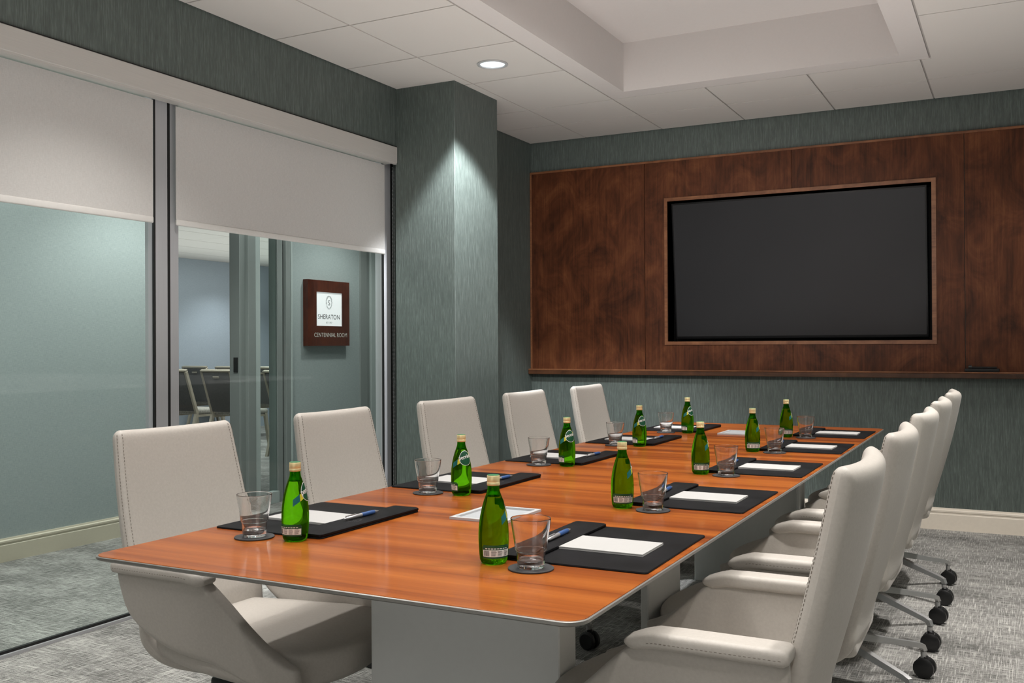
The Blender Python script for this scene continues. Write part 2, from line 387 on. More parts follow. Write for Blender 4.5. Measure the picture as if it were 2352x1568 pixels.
# ------------------------------------------------------------------ glass wall on the left
GXP = -3.53
def post(bm, y0, y1, x0=-3.57, x1=-3.5, z0=0, z1=2.45, mat=0): box(bm, x0, x1, y0, y1, z0, z1, .002, mat, 1)
def window(n, y0, y1):
    w = bpy.data.objects.new('window_%d' % n, None); col.objects.link(w); w['kind'] = 'structure'
    b = BM(); box(b, GXP-.005, GXP+.005, y0, y1, .02, 2.44); finish('window_pane', b, 'pane_glass', w, 0)
    b = BM(); box(b, GXP-.02, GXP+.02, y0, y1, 0, .013); finish('floor_channel', b, 'alu_frame', w, 0)
    b = BM(); box(b, GXP-.008, GXP+.009, y0, y1, .0135, .024); finish('gasket', b, 'matte_black', w, 0)
    return w
w1 = window(1, -.3, 3.166); w2 = window(2, 3.325, 4.99)
bm = BM(); post(bm, 3.187, 3.259); post(bm, 3.273, 3.327, -3.57, -3.502); finish('window_frame', bm, 'alu_frame', w2, 0)
bm = BM(); box(bm, -3.512, -3.500, 3.178, 3.187, 0, 2.45); box(bm, -3.565, -3.500, 3.259, 3.273, 0, 2.45); finish('gasket_and_gap', bm, 'matte_black', w2, 0)
bm = BM(); post(bm, 4.996, 5.066); finish('window_frame', bm, 'alu_frame', w2, 0)
bm = BM(); box(bm, -3.515, -3.503, 4.988, 4.996, 0, 2.45); box(bm, -3.56, -3.505, 5.067, 5.099, 0, 2.45); finish('gasket_and_gap', bm, 'matte_black', w2, 0)  # second box: black fill standing in for the dark gap beside the column
# valance
v = thing('shade_valance', 'long pale grey metal valance box running above both roller shades', 'valance', (-3.4, 2.5, 2.34))
bm = BM(); box(bm, -.09, 0, -3.0, 2.498, 0, .098, .002, 0, 1); finish('valance_box', bm, 'valance_metal', v)
bm = BM(); box(bm, -.02, -.004, -3.0, 2.496, -.008, 0); finish('valance_lip', bm, 'valance_metal', v, 0)
bm = BM(); box(bm, -.09, -.003, -3.0, 2.496, .0985, .1035); finish('shadow_gap', bm, 'matte_black', v, 0)  # solid black strip drawn for the dark gap above the valance
def shade(y0, y1, zb, label):
    s = thing('roller_shade', label, 'roller shade', (-3.475, (y0+y1)/2, zb), 0, 'roller shades on the glass wall')
    hw = (y1-y0)/2
    b = BM(); box(b, -.001, .001, -hw, hw, .028, 2.331-zb); finish('shade_fabric', b, 'shade_fabric', s, 0)
    b = BM(); box(b, -.007, .007, -hw, hw, 0, .03, .006, 0, 3); finish('hem_bar', b, 'shade_hem', s)
shade(-.27, 3.150, 1.772, 'pale grey roller shade half lowered over the glass beside the bare corridor wall')
shade(3.285, 4.966, 1.776, 'pale grey roller shade half lowered above the view of the sign and chairs')
# bead chain
bm = BM()
for yy in (5.070, 5.088):
    for k in range(250):
        bmesh.ops.create_icosphere(bm, subdivisions=1, radius=.0028, matrix=Matrix.Translation((-3.488, yy, .34+k*.008)))
c = finish('shade_chain', bm, 'white_frame'); tag(c, 'silver bead chain hanging beside the column at the end of the glass wall', 'chain')

# ------------------------------------------------------------------ corridor and far room
XC = -5.1
bm = BM(); box(bm, XC-.12, XC, -1.5, 4.80, 0, 2.62); struct('wall_corridor', bm, 'corridor_wall')
bm = BM(); box(bm, XC-.12, XC, 6.0, 6.90, 0, 2.62); struct('wall_sign', bm, 'corridor_wall')
bm = BM(); box(bm, XC-.12, XC, 4.80, 6.0, 2.3, 2.62); struct('wall_header', bm, 'corridor_wall')
bm = BM(); box(bm, XC-.12, -3.55, -1.6, -1.5, 0, 2.62); box(bm, XC-.6, -3.55, 7.75, 7.85, 0, 2.62); struct('wall_corridor_end', bm, 'corridor_wall')
bm = BM(); box(bm, XC-.12, -3.42, -1.6, 7.85, 2.62, 2.66); struct('ceiling', bm, 'ceiling_tile')
# door frame and side light
d = bpy.data.objects.new('door_1', None); col.objects.link(d); d['kind'] = 'structure'
def dpart(name, y0, y1, z0, z1, x0, x1, mat, bev=.002):
    b = BM(); box(b, x0, x1, y0, y1, z0, z1, bev, 0, 1); return finish(name, b, mat, d, 0)
dpart('door_jamb', 5.45, 5.51, 0, 2.3, XC-.12, XC-.02, 'door_frame')
dpart('door_jamb', 5.51, 5.592, 0, 2.3, XC-.12, XC+.01, 'door_frame')
dpart('door_jamb', 5.592, 5.646, 0, 2.3, XC-.06, XC+.005, 'door_frame_pale')
dpart('strike_plate', 5.443, 5.4495, 1.02, 1.13, XC-.075, XC-.035, 'strike_metal', 0)
dpart('bottom_rail', 5.646, 5.856, 0, .09, XC-.06, XC+.005, 'door_frame_pale')
dpart('side_light', 5.646, 5.856, .09, 2.3, XC-.03, XC-.02, 'pane_glass', 0)
dpart('frame_post', 5.856, 5.915, 0, 2.3, XC-.10, XC-.01, 'door_frame')
dpart('frame_post', 5.915, 5.932, 0, 2.3, XC-.10, XC-.02, 'strike_metal')
dpart('frame_post', 5.932, 5.985, 0, 2.3, XC-.10, XC+.012, 'door_frame')
dpart('frame_edge', 5.985, 6.0, 0, 2.3, XC-.02, XC+.02, 'door_frame_pale')
d = bpy.data.objects.new('door_2', None); col.objects.link(d); d['kind'] = 'structure'
dpart('frame_post', 6.90, 7.0, 0, 2.62, XC-.10, XC+.012, 'door_frame')
dpart('frame_post', 7.0, 7.07, 0, 2.62, XC-.10, XC-.015, 'door_frame')
dpart('frame_post', 7.07, 7.19, 0, 2.62, XC-.06, XC+.004, 'door_frame_pale')
dpart('door_panel', 7.19, 7.75, 0, 2.62, XC-.05, XC-.01, 'door_frame_pale')
# far room
bm = BM(); box(bm, -10.36, -10.24, 2.0, 13.4, 0, 2.44); struct('wall_far', bm, 'far_wall')
bm = BM(); box(bm, -10.36, XC-.12, 13.3, 13.4, 0, 2.44); box(bm, -10.36, XC-.12, 2.0, 2.1, 0, 2.44); struct('wall_far_side', bm, 'far_wall')
bm = BM()
x = -10.24
while x < XC-.13:
    xe = min(x+.60, XC-.12)
    y = 2.1
    while y < 13.3:
        box(bm, x+.004, xe-.004, y, min(y+1.22, 13.3)-.004, 2.44, 2.455); y += 1.22
    x += .604
box(bm, -10.3, XC-.12, 2.0, 13.4, 2.46, 2.48, 0, 1)
struct('ceiling', bm, ['ceiling_tile', 'tee_bar'])

# room sign
s = thing('room_sign', 'square dark wood room sign with white panel on the corridor wall', 'sign', (XC, 6.42, 1.482))
W = .272; H0, H1 = -.268, .268; D = .05
bm = BM()
px0, px1, pz0, pz1 = -.162, .176, -.105, .172
for a, b, c_, e in ((-W, px0, H0, H1), (px1, W, H0, H1), (px0, px1, H0, pz0), (px0, px1, pz1, H1)): box(bm, 0.001, D, a, b, c_, e)
finish('sign_board', bm, 'sign_wood', s, 0)
bm = BM(); box(bm, .02, D-.008, px0, px1, pz0, pz1); scr = finish('sign_face', bm, 'sign_face', s, 0)
cx = (px0+px1)/2
P = lambda ox, oz, dx=D-.0075: (lambda x, y: (dx, cx+ox+x, oz+y))
bm = BM(); put_text(bm, 'SHERATON', .055, P(0, -.048), width=.285); finish('lettering', bm, 'ink', scr, 0)
bm = BM(); put_text(bm, 'EST. 1937', .018, P(0, -.083), width=.078); finish('lettering', bm, 'ink', scr, 0)
bm = BM(); put_text(bm, 'S', .062, P(0, .066))
for k in range(28):
    a = 2*PI*k/28; r0, r1 = .82, 1.06
    if abs(math.sin(a)) > .97: r0, r1 = .88, 1.05
    ca, sa = math.cos(a), math.sin(a); skew = .10*(1 if ca > 0 else -1)
    i0 = Vector((.036*ca*r0, .054*sa*r0)); i1 = Vector((.040*ca*r1, .054*math.sin(a+skew)*r1)); tt = (i1-i0).normalized(); nn = Vector((-tt.y, tt.x))*.0021
    quad(bm, [P(0, .088)(*(q)) for q in (i0-nn, i1-nn, i1+nn, i0+nn)])
finish('emblem', bm, 'ink', scr, 0)
bm = BM(); put_text(bm, 'CENTENNIAL ROOM', .05, lambda x, y: (D+.0015, .02+x, -.196+y), width=.43)
finish('lettering', bm, 'letter_white', s, 0)

# banquet chairs in the far room (face +Y)
def banquet(label):
    t = thing('banquet_chair', label, 'chair', (0, 0, 0), 0, 'banquet chairs in the room beyond the corridor')
    b = BM(); box(b, -.225, .225, -.21, .24, .415, .475, .022, 0, 3); finish('seat', b, 'seat_fabric', t)
    b = BM(); m = Matrix.Translation((0, -.235, .44)) @ Matrix.Rotation(math.radians(20), 4, 'X')
    box(b, -.19, .19, -.018, .02, 0.02, .515, .008, 0, 2, m); bp = finish('back_panel', b, 'back_fabric', t)
    b = BM(); box(b, -.045, .045, -.03, -.019, .445, .47, .006, 0, 2, m); finish('hand_grip', b, 'banquet_frame', bp)
    b = BM(); box(b, -.22, .22, -.02, .022, .515, .540, .006, 0, 2, m); finish('top_rail', b, 'banquet_frame', t)
    for sx in (-1, 1):
        b = BM(); box(b, sx*.205-.016, sx*.205+.016, -.02, .022, -.02, .515, .004, 0, 1, m); finish('back_rail', b, 'banquet_frame', t)
        for y0, y1 in ((-.235, -.38), (.20, .285)):
            b = BM(); vs = []
            for (yy, zz, hw) in ((y0, .425, .02), (y1, 0, .013)):
                vs += [b.verts.new((sx*.205+dx*.017, yy+dy*hw, zz)) for dx, dy in ((-1, -1), (1, -1), (1, 1), (-1, 1))]
            for i in range(4): b.faces.new([vs[i], vs[(i+1) % 4], vs[4+(i+1) % 4], vs[4+i]])
            b.faces.new(vs[:4]); b.faces.new(vs[4:]); finish('leg', b, 'banquet_frame', t, 0)
        b = BM(); box(b, sx*.205-.01, sx*.205+.01, -.225, .22, .385, .413); finish('side_rail', b, 'banquet_frame', t, 0)
    return t
BQ = [(-8.15, 8.62, .06, 'foremost grey-backed banquet chair in the middle of the corridor doorway'),
      (-8.78, 8.62, .06, 'grey-backed banquet chair cut off by the window mullion in the room beyond'),
      (-9.85, 10.15, .05, 'banquet chair in the second line, left one behind the foremost banquet chair'),
      (-9.72, 10.75, .03, 'banquet chair in the second line, right one beside the door jamb'),
      (-8.90, 10.04, .03, 'banquet chair half behind the door jamb, back rail seen through the side pane'),
      (-9.80, 11.75, .03, 'banquet chair deepest in the room, at the far edge of the side pane'),
      (-7.15, 8.62, .02, 'banquet chair mostly hidden by the side pane post, one splayed leg showing')]
BQ[0] = (-8.15, 8.68) + BQ[0][2:]; BQ[2] = (-9.97, 10.15, .02) + BQ[2][3:]; BQ[3] = (-9.33, 10.12, .02) + BQ[3][3:]; BQ[4] = (-8.78, 10.12, .02) + BQ[4][3:]
bq0 = banquet(BQ[0][3]); bq0.location = (BQ[0][0], BQ[0][1], 0); bq0.rotation_euler[2] = BQ[0][2]
for x, y, rz, lb in BQ[1:]: dup(bq0, (x, y, 0), rz, lb)

# ------------------------------------------------------------------ wood panel, screen, ledge
wp = thing('wood_wall_panel', 'large dark brown stained wood panel covering the back wall around the screen', 'wall panel', (0, YB, .98))
def sheet(rects):
    b = BM()
    for x0, x1, z0, z1 in rects: box(b, x0, x1, 0, .0195, z0-.98, z1-.98)
    return finish('panel_sheet', b, 'panel_wood', wp, 0)
PZ0, PZ1 = 1.0, 2.556; e = .0018
sheet([(-3.40, -2.463-e, PZ0, PZ1)])
sheet([(-2.463+e, nx0, PZ0, PZ1), (nx0, -1.386-e, PZ0, nz0), (nx0, -1.386-e, nz1, PZ1)])
sheet([(-1.386+e, nx1, PZ0, nz0), (-1.386+e, nx1, nz1, PZ1), (nx1, -.301-e, PZ0, PZ1)])
sheet([(-.301+e, .66, PZ0, PZ1)])
b = BM(); box(b, -3.414, .675, -.008, .0195, PZ1-.98, 2.572-.98, .002, 0, 1); finish('edge_trim', b, 'panel_trim', wp, 0)
b = BM(); box(b, -3.414, -3.40, -.008, .0195, PZ0-.98, PZ1-.98, .002, 0, 1); finish('edge_trim', b, 'panel_trim', wp, 0)
b = BM(); box(b, -3.414, .675, -.05, .0195, .004, .036, .003, 0, 1); finish('ledge', b, 'ledge_wood', wp, 0)
b = BM(); box(b, -3.414, .675, -.048, -.03, .0362, .046, .002, 0, 1); finish('ledge_lip', b, 'panel_trim', wp, 0)
# frame with mitred corners
b = BM()
fo = (-2.308, -.468, 1.207, 2.287); fi = (nx0, nx1, nz0, nz1)
def frame_ring(b, fo, fi, ya, yb):
    o_ = [(fo[0], fo[2]), (fo[1], fo[2]), (fo[1], fo[3]), (fo[0], fo[3])]; i_ = [(fi[0], fi[2]), (fi[1], fi[2]), (fi[1], fi[3]), (fi[0], fi[3])]
    for k in range(4):
        j = (k+1) % 4
        q = [o_[k], o_[j], i_[j], i_[k]]
        fa = [b.verts.new((x, ya, z)) for x, z in q]; fb = [b.verts.new((x, yb, z)) for x, z in q]
        b.faces.new(fa); b.faces.new(fb)
        for m_ in range(4): b.faces.new([fa[m_], fa[(m_+1) % 4], fb[(m_+1) % 4], fb[m_]])
frame_ring(b, tuple(v_-(.98 if i_ > 1 else 0) for i_, v_ in enumerate(fo)), tuple(v_-(.98 if i_ > 1 else 0) for i_, v_ in enumerate(fi)), -.012, .019)
finish('screen_frame', b, 'panel_trim', wp, 0)
# television, tilted down
tv = thing('television', 'large black flat screen set in the wood-framed niche', 'television', (-1.393, YB+.112, 1.252))
tv.rotation_euler = (math.radians(5.6), 0, 0)
TW, TH = .868, 1.0
b = BM(); box(b, -TW, TW, 0, .045, 0, TH, .004, 0, 2); finish('casing', b, 'black_plastic', tv)
b = BM(); box(b, -TW+.012, TW-.012, -.002, .001, .018, TH-.014); finish('screen', b, 'tv_screen', tv, 0)
# black tray on the ledge
tr = thing('marker_tray', 'small black tray with pens lying on the wood ledge below the screen', 'tray', (-.205, YB-.0245, 1.0265))
b = BM(); box(b, -.10, .10, -.019, .019, 0, .022, .004, 0, 2); finish('tray_body', b, 'matte_black', tr)
b = BM(); tube(b, [(-.078, 0, .028), (.085, 0, .028)], .006, 8); finish('marker', b, 'matte_black', tr)
b = BM(); lathe(b, [(.011, -.009), (.011, .009)], 14, 0, Matrix.Translation((-.068, -.002, .031)) @ Matrix.Rotation(PI/2, 4, 'Y')); finish('marker_cap', b, 'strike_metal', tr)

# downlight
dl = thing('downlight', 'round recessed ceiling downlight with white trim glowing near the column', 'downlight', (HOLE[0], HOLE[1], HC))
b = BM(); lathe(b, [(.070, -.001), (.088, -.001), (.088, -.006), (.074, -.008), (.070, -.004), (.070, -.001)], 40, 0, cap=False); finish('trim_ring', b, 'white_frame', dl)
b = BM(); lathe(b, [(.0725, .0), (.068, .03), (.055, .075), (.035, .105), (0, .11)], 40, 0, cap=False); finish('reflector', b, 'lamp_reflector', dl)

# ------------------------------------------------------------------ table
TX0, TX1, TY0, TY1, TZ = -1.79, -.63, 1.440, 5.47, .76
tc_ = (-1.21, 3.455)
tb_ = thing('conference_table', 'long boardroom table with glossy orange-brown veneer top and grey metal edge', 'table', (tc_[0], tc_[1], 0))
def rrect2(hx, hy, r, n=8):
    pts = []
    for cx_, cy_, a0 in ((hx-r, hy-r, 0), (-hx+r, hy-r, 90), (-hx+r, -hy+r, 180), (hx-r, -hy+r, 270)):
        for k in range(n+1):
            a = math.radians(a0+90*k/n); pts.append((cx_+r*math.cos(a), cy_+r*math.sin(a)))
    return pts
def stack(bm, levels, mat=0, cap0=True, cap1=True):
    rings = [[bm.verts.new((x, y, z)) for x, y in pts] for pts, z in levels]
    for a, b in zip(rings, rings[1:]):
        for k in range(len(a)): bm.faces.new([a[k], a[(k+1) % len(a)], b[(k+1) % len(a)], b[k]]).material_index = mat
    if cap0: bm.faces.new(rings[0]).material_index = mat
    if cap1: bm.faces.new(rings[-1]).material_index = mat
HX, HY = (TX1-TX0)/2, (TY1-TY0)/2
b = BM(); stack(b, [(rrect2(HX-.0045, HY-.0045, .036), TZ-.004), (rrect2(HX-.0045, HY-.0045, .036), TZ-.0006), (rrect2(HX-.0052, HY-.0052, .035), TZ)])
finish('tabletop', b, 'table_veneer', tb_, 20)
b = BM(); stack(b, [(rrect2(HX-.16, HY-.16, .03), TZ-.034), (rrect2(HX-.10, HY-.10, .03), TZ-.034), (rrect2(HX-.006, HY-.006, .038), TZ-.011), (rrect2(HX, HY, .04), TZ-.0075), (rrect2(HX, HY, .04), TZ-.002), (rrect2(HX-.003, HY-.003, .038), TZ-.0008), (rrect2(HX-.008, HY-.008, .034), TZ-.0042)])
finish('edge_band', b, 'table_edge', tb_, 25)
def ped(name, x0, x1, y0, y1):
    b = BM(); box(b, x0-tc_[0], x1-tc_[0], y0-tc_[1], y1-tc_[1], .0, TZ-.0345, .003, 0, 1); return finish(name, b, 'pedestal_metal', tb_, 0)
ped('pedestal', -1.483, -.949, 2.05, 2.145)
ped('pedestal', -1.483, -.965, 4.86, 4.955)
ped('pedestal_fin', -.972, -.949, 2.66, 2.96)
ped('pedestal_fin', -.965, -.949, 4.84, 4.97)
b = BM(); box(b, -.2, .2, 2.2-tc_[1], 4.8-tc_[1], TZ-.10, TZ-.0345); finish('cable_trough', b, 'pedestal_metal', tb_, 0)
for (x0, x1, y0, y1) in ((-1.312, -1.148, 2.16, 2.368), (-1.336, -1.172, 4.775, 4.985)):
    b = BM(); cx_, cy_ = (x0+x1)/2-tc_[0], (y0+y1)/2-tc_[1]; a, c_ = (x1-x0)/2, (y1-y0)/2; w_ = .012
    for q in ((-a, a, -c_, -c_+w_), (-a, a, c_-w_, c_), (-a, -a+w_, -c_+w_, c_-w_), (a-w_, a, -c_+w_, c_-w_)):
        box(b, cx_+q[0], cx_+q[1], cy_+q[2], cy_+q[3], TZ+.0002, TZ+.0065)
    pb = finish('power_box', b, 'white_frame', tb_, 0)
    b = BM(); box(b, cx_-a+w_, cx_+a-w_, cy_-c_+w_, cy_+c_-w_, TZ+.0002, TZ+.001); finish('power_box_lid', b, 'power_lid', pb, 0)

# ------------------------------------------------------------------ conference chair (faces +X)
def rring(hw, ht, r, nw=12, na=4):
    r = min(r, ht*.98, hw*.9); pts = [(hw, 0.0)]
    def arc(cx, cz, a0):
        return [(cx+r*math.cos(math.radians(a0+90*k/na)), cz+r*math.sin(math.radians(a0+90*k/na))) for k in range(na+1)]
    top = arc(hw-r, ht-r, 0)
    for k in range(1, nw): top.append((hw-r-(2*(hw-r))*k/nw, ht))
    top += arc(-hw+r, ht-r, 90)
    bot = [(y, -z) for y, z in reversed(top)]
    return [(hw, 0.0)]+top+[(-hw, 0.0)]+bot
def loft(bm, path, cap_r0=.02, cap_r1=.02, rad=.02):
    """path: list of dict(p=(x,z), hw, ht, c (forward curve), bulge, bow)"""
    st = []
    P = [Vector((q['p'][0], q['p'][1])) for q in path]
    def tan(i): return (P[min(i+1, len(P)-1)]-P[max(i-1, 0)]).normalized()
    def add(p, tg, q, inset):
        n = Vector((tg.y, -tg.x))           # right of travel = front when going up
        ring = []
        ht = max(q['ht']-inset, .002); hw = q['hw']-inset
        for y, o in rring(hw, ht, rad):
            u = y/max(hw, 1e-6); off = o+q.get('c', 0)*u*u
            if o < 0: off -= q.get('bulge', 0)*(1-u*u)*min(1, -o/ht)
            v = p+n*off-tg*(q.get('bow', 0)*u*u)
            ring.append(bm.verts.new((v.x, y, v.y)))
        st.append(ring)
    angs = (78, 55, 28)
    for a in angs: add(P[0]-tan(0)*(cap_r0*math.sin(math.radians(a))), tan(0), path[0], cap_r0*(1-math.cos(math.radians(a))))
    for i, q in enumerate(path): add(P[i], tan(i), q, 0)
    for a in reversed(angs): add(P[-1]+tan(len(P)-1)*(cap_r1*math.sin(math.radians(a))), tan(len(P)-1), path[-1], cap_r1*(1-math.cos(math.radians(a))))
    for a, b in zip(st, st[1:]):
        for k in range(len(a)): bm.faces.new([a[k], a[(k+1) % len(a)], b[(k+1) % len(b)], b[k]])
    N = len(st[0])
    for ring in (st[0], st[-1]):
        for i in range(1, N//2-0):
            j = N-i
            if i+1 <= N//2:
                q = [ring[i], ring[(i+1)], ring[(N-i-1) % N], ring[j % N]]
                u = []
                for x in q:
                    if x not in u: u.append(x)
                if len(u) > 2: bm.faces.new(u)
        bm.faces.new([ring[0], ring[1], ring[N-1]])
    return [[v.co.copy() for v in r] for r in st]
def spline(pts, n):
    out = []
    for i in range(len(pts)-1):
        p0, p1, p2, p3 = pts[max(i-1, 0)], pts[i], pts[i+1], pts[min(i+2, len(pts)-1)]
        for k in range(n):
            t = k/n
            out.append(tuple(.5*((2*b)+(c-a)*t+(2*a-5*b+4*c-d)*t*t+(3*b-a-3*c+d)*t**3) for a, b, c, d in zip(p0, p1, p2, p3)))
    out.append(pts[-1]); return out
def dashes(bm, pts, nrm, length=.005, pitch=.009, w=.0012, h=.0007):
    pts = [Vector(p) for p in pts]; acc = 0; nxt = 0
    for i in range(len(pts)-1):
        a, b_ = pts[i], pts[i+1]; L = (b_-a).length
        while nxt < acc+L and L > 0:
            t = (nxt-acc)/L; p = a.lerp(b_, t); n = nrm[i].lerp(nrm[i+1], t).normalized(); tg = (b_-a).normalized(); s_ = tg.cross(n).normalized()
            vs = []
            for hh in (-.0004, h):
                for du, dv in ((-1, -1), (1, -1), (1, 1), (-1, 1)): vs.append(bm.verts.new(p+tg*(du*length/2)+s_*(dv*w/2)+n*hh))
            bm.faces.new(vs[4:])
            for k in range(4): bm.faces.new([vs[k], vs[(k+1) % 4], vs[4+(k+1) % 4], vs[4+k]])
            nxt += pitch
        acc += L
def sstep(x): x = max(0, min(1, x)); return x*x*(3-2*x)

def make_chair(label):
    t = thing('conference_chair', label, 'chair', (0, 0, 0), 0, 'conference chairs around the table')
    # backrest: from under the seat, round the rear and up
    #          x,     z,   hw,   ht,   c,   bulge
    kp = [(.08, .366, .165, .016, .000, .000), (-.04, .370, .185, .020, .000, .002), (-.138, .384, .208, .023, .000, .004), (-.192, .425, .224, .025, .004, .006),
          (-.206, .490, .226, .025, .008, .010), (-.236, .585, .234, .024, .012, .009), (-.268, .695, .235, .023, .016, .009), (-.299, .820, .228, .022, .019, .010), (-.328, .957, .217, .021, .021, .010)]
    path = [dict(p=(k[0], k[1]), hw=k[2], ht=k[3], c=k[4], bulge=k[5]) for k in spline(kp, 4)]
    b = BM(); st = loft(b, path, .014, .022, .022)
    # stitching along both side seams
    rows = []
    N = len(st[0])
    for idx in (3, 5, N//2-4, N//2-2):
        pts, nr = [], []
        for ring in st[22:-2]:
            p = ring[idx].copy(); ctr = sum(ring, Vector())/N
            nn = (p-ctr); nn = Vector((.6, math.copysign(1, p.y), 0)).normalized() if idx in (3, N//2-2) else Vector((1, math.copysign(.45, p.y), .1)).normalized()
            pts.append(p); nr.append(nn)
        rows.append((pts, nr))
    back = subsurf(finish('backrest', b, 'chair_leather', t, 180))
    for pair in (rows[:2], rows[2:]):
        b = BM()
        for pts, nr in pair: dashes(b, pts, nr)
        finish('stitching', b, 'stitch_thread', back, 0)
    # seat
    kp = [(-.200, .420, .200, .036, 0), (-.10, .416, .220, .042, .0), (.02, .414, .232, .048, .005), (.15, .414, .238, .053, .02), (.25, .410, .237, .055, .035), (.322, .402, .226, .050, .065)]
    path = [dict(p=(k[0], k[1]), hw=k[2], ht=k[3], bow=k[4]) for k in spline(kp, 4)]
    # travelling +X the "front" normal points down, so mirror ht sign by swapping (symmetric section)
    b = BM(); st = loft(b, path, .02, .034, .034)
    seat = subsurf(finish('seat', b, 'chair_leather', t, 180))
    b = BM()
    for sgn in (0,):
        ring = st[-4]; N = len(ring); pts = []; nr = []
        for i in range(2, N//2-1):
            p = ring[i].copy(); pts.append(p+Vector((.006, 0, .014))); nr.append(Vector((.9, 0, -.35)))
        dashes(b, pts, nr, .006, .010)
    finish('stitching', b, 'stitch_thread', seat, 0)
    # arm shells
    top_k = [(-.225, .630), (-.10, .634), (0, .634), (.03, .636), (.055, .636), (.075, .626), (.100, .606), (.138, .572), (.170, .540), (.204, .508), (.245, .476), (.290, .450), (.335, .432)]
    bot_k = [(-.225, .590), (-.214, .540), (-.200, .500), (-.165, .466), (-.118, .438), (-.05, .414), (.05, .406), (.10, .396), (.15, .378), (.20, .364), (.27, .360), (.335, .366)]
    def interp(kk, x):
        for (a, za), (c, zc) in zip(kk, kk[1:]):
            if x <= c: return za+(zc-za)*max(0, (x-a))/(c-a)
        return kk[-1][1]
    xs = [-.225, -.221, -.214, -.202, -.188, -.165, -.14, -.11, -.07, -.02, .015, .032, .045, .056, .067, .08, .095, .115, .145, .165, .19, .22, .25, .28, .305, .325, .336]
    for sgn in (1, -1):
        b = BM(); rings = []; seam = []; seam2 = []
        for x in xs:
            zt, zb = interp(top_k, x), interp(bot_k, x)
            endf = min(1, max(0, (x+.226)/.016))*min(1, max(.25, (.342-x)/.03))
            pad = sstep((.072-x)/.04)                          # pad flange fades at the arm front
            yo = lambda z: .232+(.290-.232)*max(0, min(1, (z-.36)/.29))**.85
            th = .040-.004*pad
            ring = []
            nO = 14
            outer, inner = [], []
            for k in range(nO):
                s_ = k/(nO-1); z = zb+(zt-zb-.012)*s_
                fl = sstep((z-(zt-.050))/.016)*pad
                o_ = yo(z)+.004*fl; i_ = yo(z)-th-.004*fl
                # round the foot of the section
                if k == 0: o_ -= .010; i_ += .008
                m_ = (o_+i_)/2; hw = (o_-i_)/2*(.55+.45*endf)
                outer.append((m_+hw, z)); inner.append((m_-hw, z))
            m_ = (outer[-1][0]+inner[-1][0])/2; hw = (outer[-1][0]-inner[-1][0])/2
            capp = [(m_+hw*.86, zt-.004), (m_+hw*.45, zt), (m_-hw*.45, zt), (m_-hw*.86, zt-.004)]
            sec = outer+capp+inner[::-1]
            rings.append([b.verts.new((x, sgn*y, z)) for y, z in sec])
        for a, c in zip(rings, rings[1:]):
            for k in range(len(a)): b.faces.new([a[k], a[(k+1) % len(a)], c[(k+1) % len(a)], c[k]])
        M_ = len(rings[0])
        for r in (rings[0], rings[-1]):
            for i in range(M_//2-1): b.faces.new([r[i], r[i+1], r[M_-2-i], r[M_-1-i]])
        arm = subsurf(finish('armrest', b, 'chair_leather', t, 180))
        # padded arm rest cap with an overhanging rim
        b = BM(); prs = []
        px = [-.230, -.227, -.221, -.212, -.20, -.18, -.14, -.08, -.02, .03, .050, .064, .075, .083, .088, .0905]
        for x in px:
            e0 = min(1, (x+.2325)/.016); e1 = min(1, (.0915-x)/.042); k_ = math.sqrt(max(.012, 1-(1-min(e0, e1))**2))
            zc = .6395-.011*sstep((x-.02)/.06); hw_ = .0365*(.62+.38*k_)-.006*sstep((x-.0)/.08); ht_ = .0165*k_
            prs.append([b.verts.new((x, sgn*(.267+y), zc+z+.05*(-y)*.18)) for y, z in rring(hw_, ht_, .012, 6, 4)])
        for a, c in zip(prs, prs[1:]):
            for k in range(len(a)): b.faces.new([a[k], a[(k+1) % len(a)], c[(k+1) % len(a)], c[k]])
        for r in (prs[0], prs[-1]): b.faces.new(r)
        for off in (0,):
            pass
        capm = finish('arm_pad', b, 'chair_leather', arm, 180)
        b = BM(); xr = [-.214+.02*k for k in range(14)]
        for yy, zz, nn in ((.3005, .6470, (0, 1, .45)), (.3035, .6370, (0, 1, .0))):
            dashes(b, [Vector((x, sgn*(yy-.006*sstep((x-.0)/.08)-.0005), zz-.010*sstep((x-.02)/.06))) for x in xr], [Vector((0, sgn*nn[1], nn[2])).normalized()]*14)
        finish('stitching', b, 'stitch_thread', arm, 0)
    # mechanism, lever, gas lift
    b = BM(); box(b, -.11, .09, -.07, .07, .262, .302, .012, 0, 2); box(b, -.05, .05, -.05, .05, .235, .265, .01, 0, 2); mech = finish('tilt_mechanism', b, 'black_plastic', t)
    b = BM(); tube(b, [(.02, -.05, .275), (.02, -.16, .268), (.0, -.24, .255)], [.006, .006, .007], 8); finish('lever', b, 'black_plastic', mech)
    b = BM(); lathe(b, [(.025, .12), (.025, .23), (.014, .23), (.014, .262)], 20); finish('gas_lift', b, 'black_plastic', t)
    b = BM(); lathe(b, [(.034, .125), (.040, .13), (.040, .185), (.032, .195), (.026, .195)], 24); finish('hub', b, 'base_alu', t)
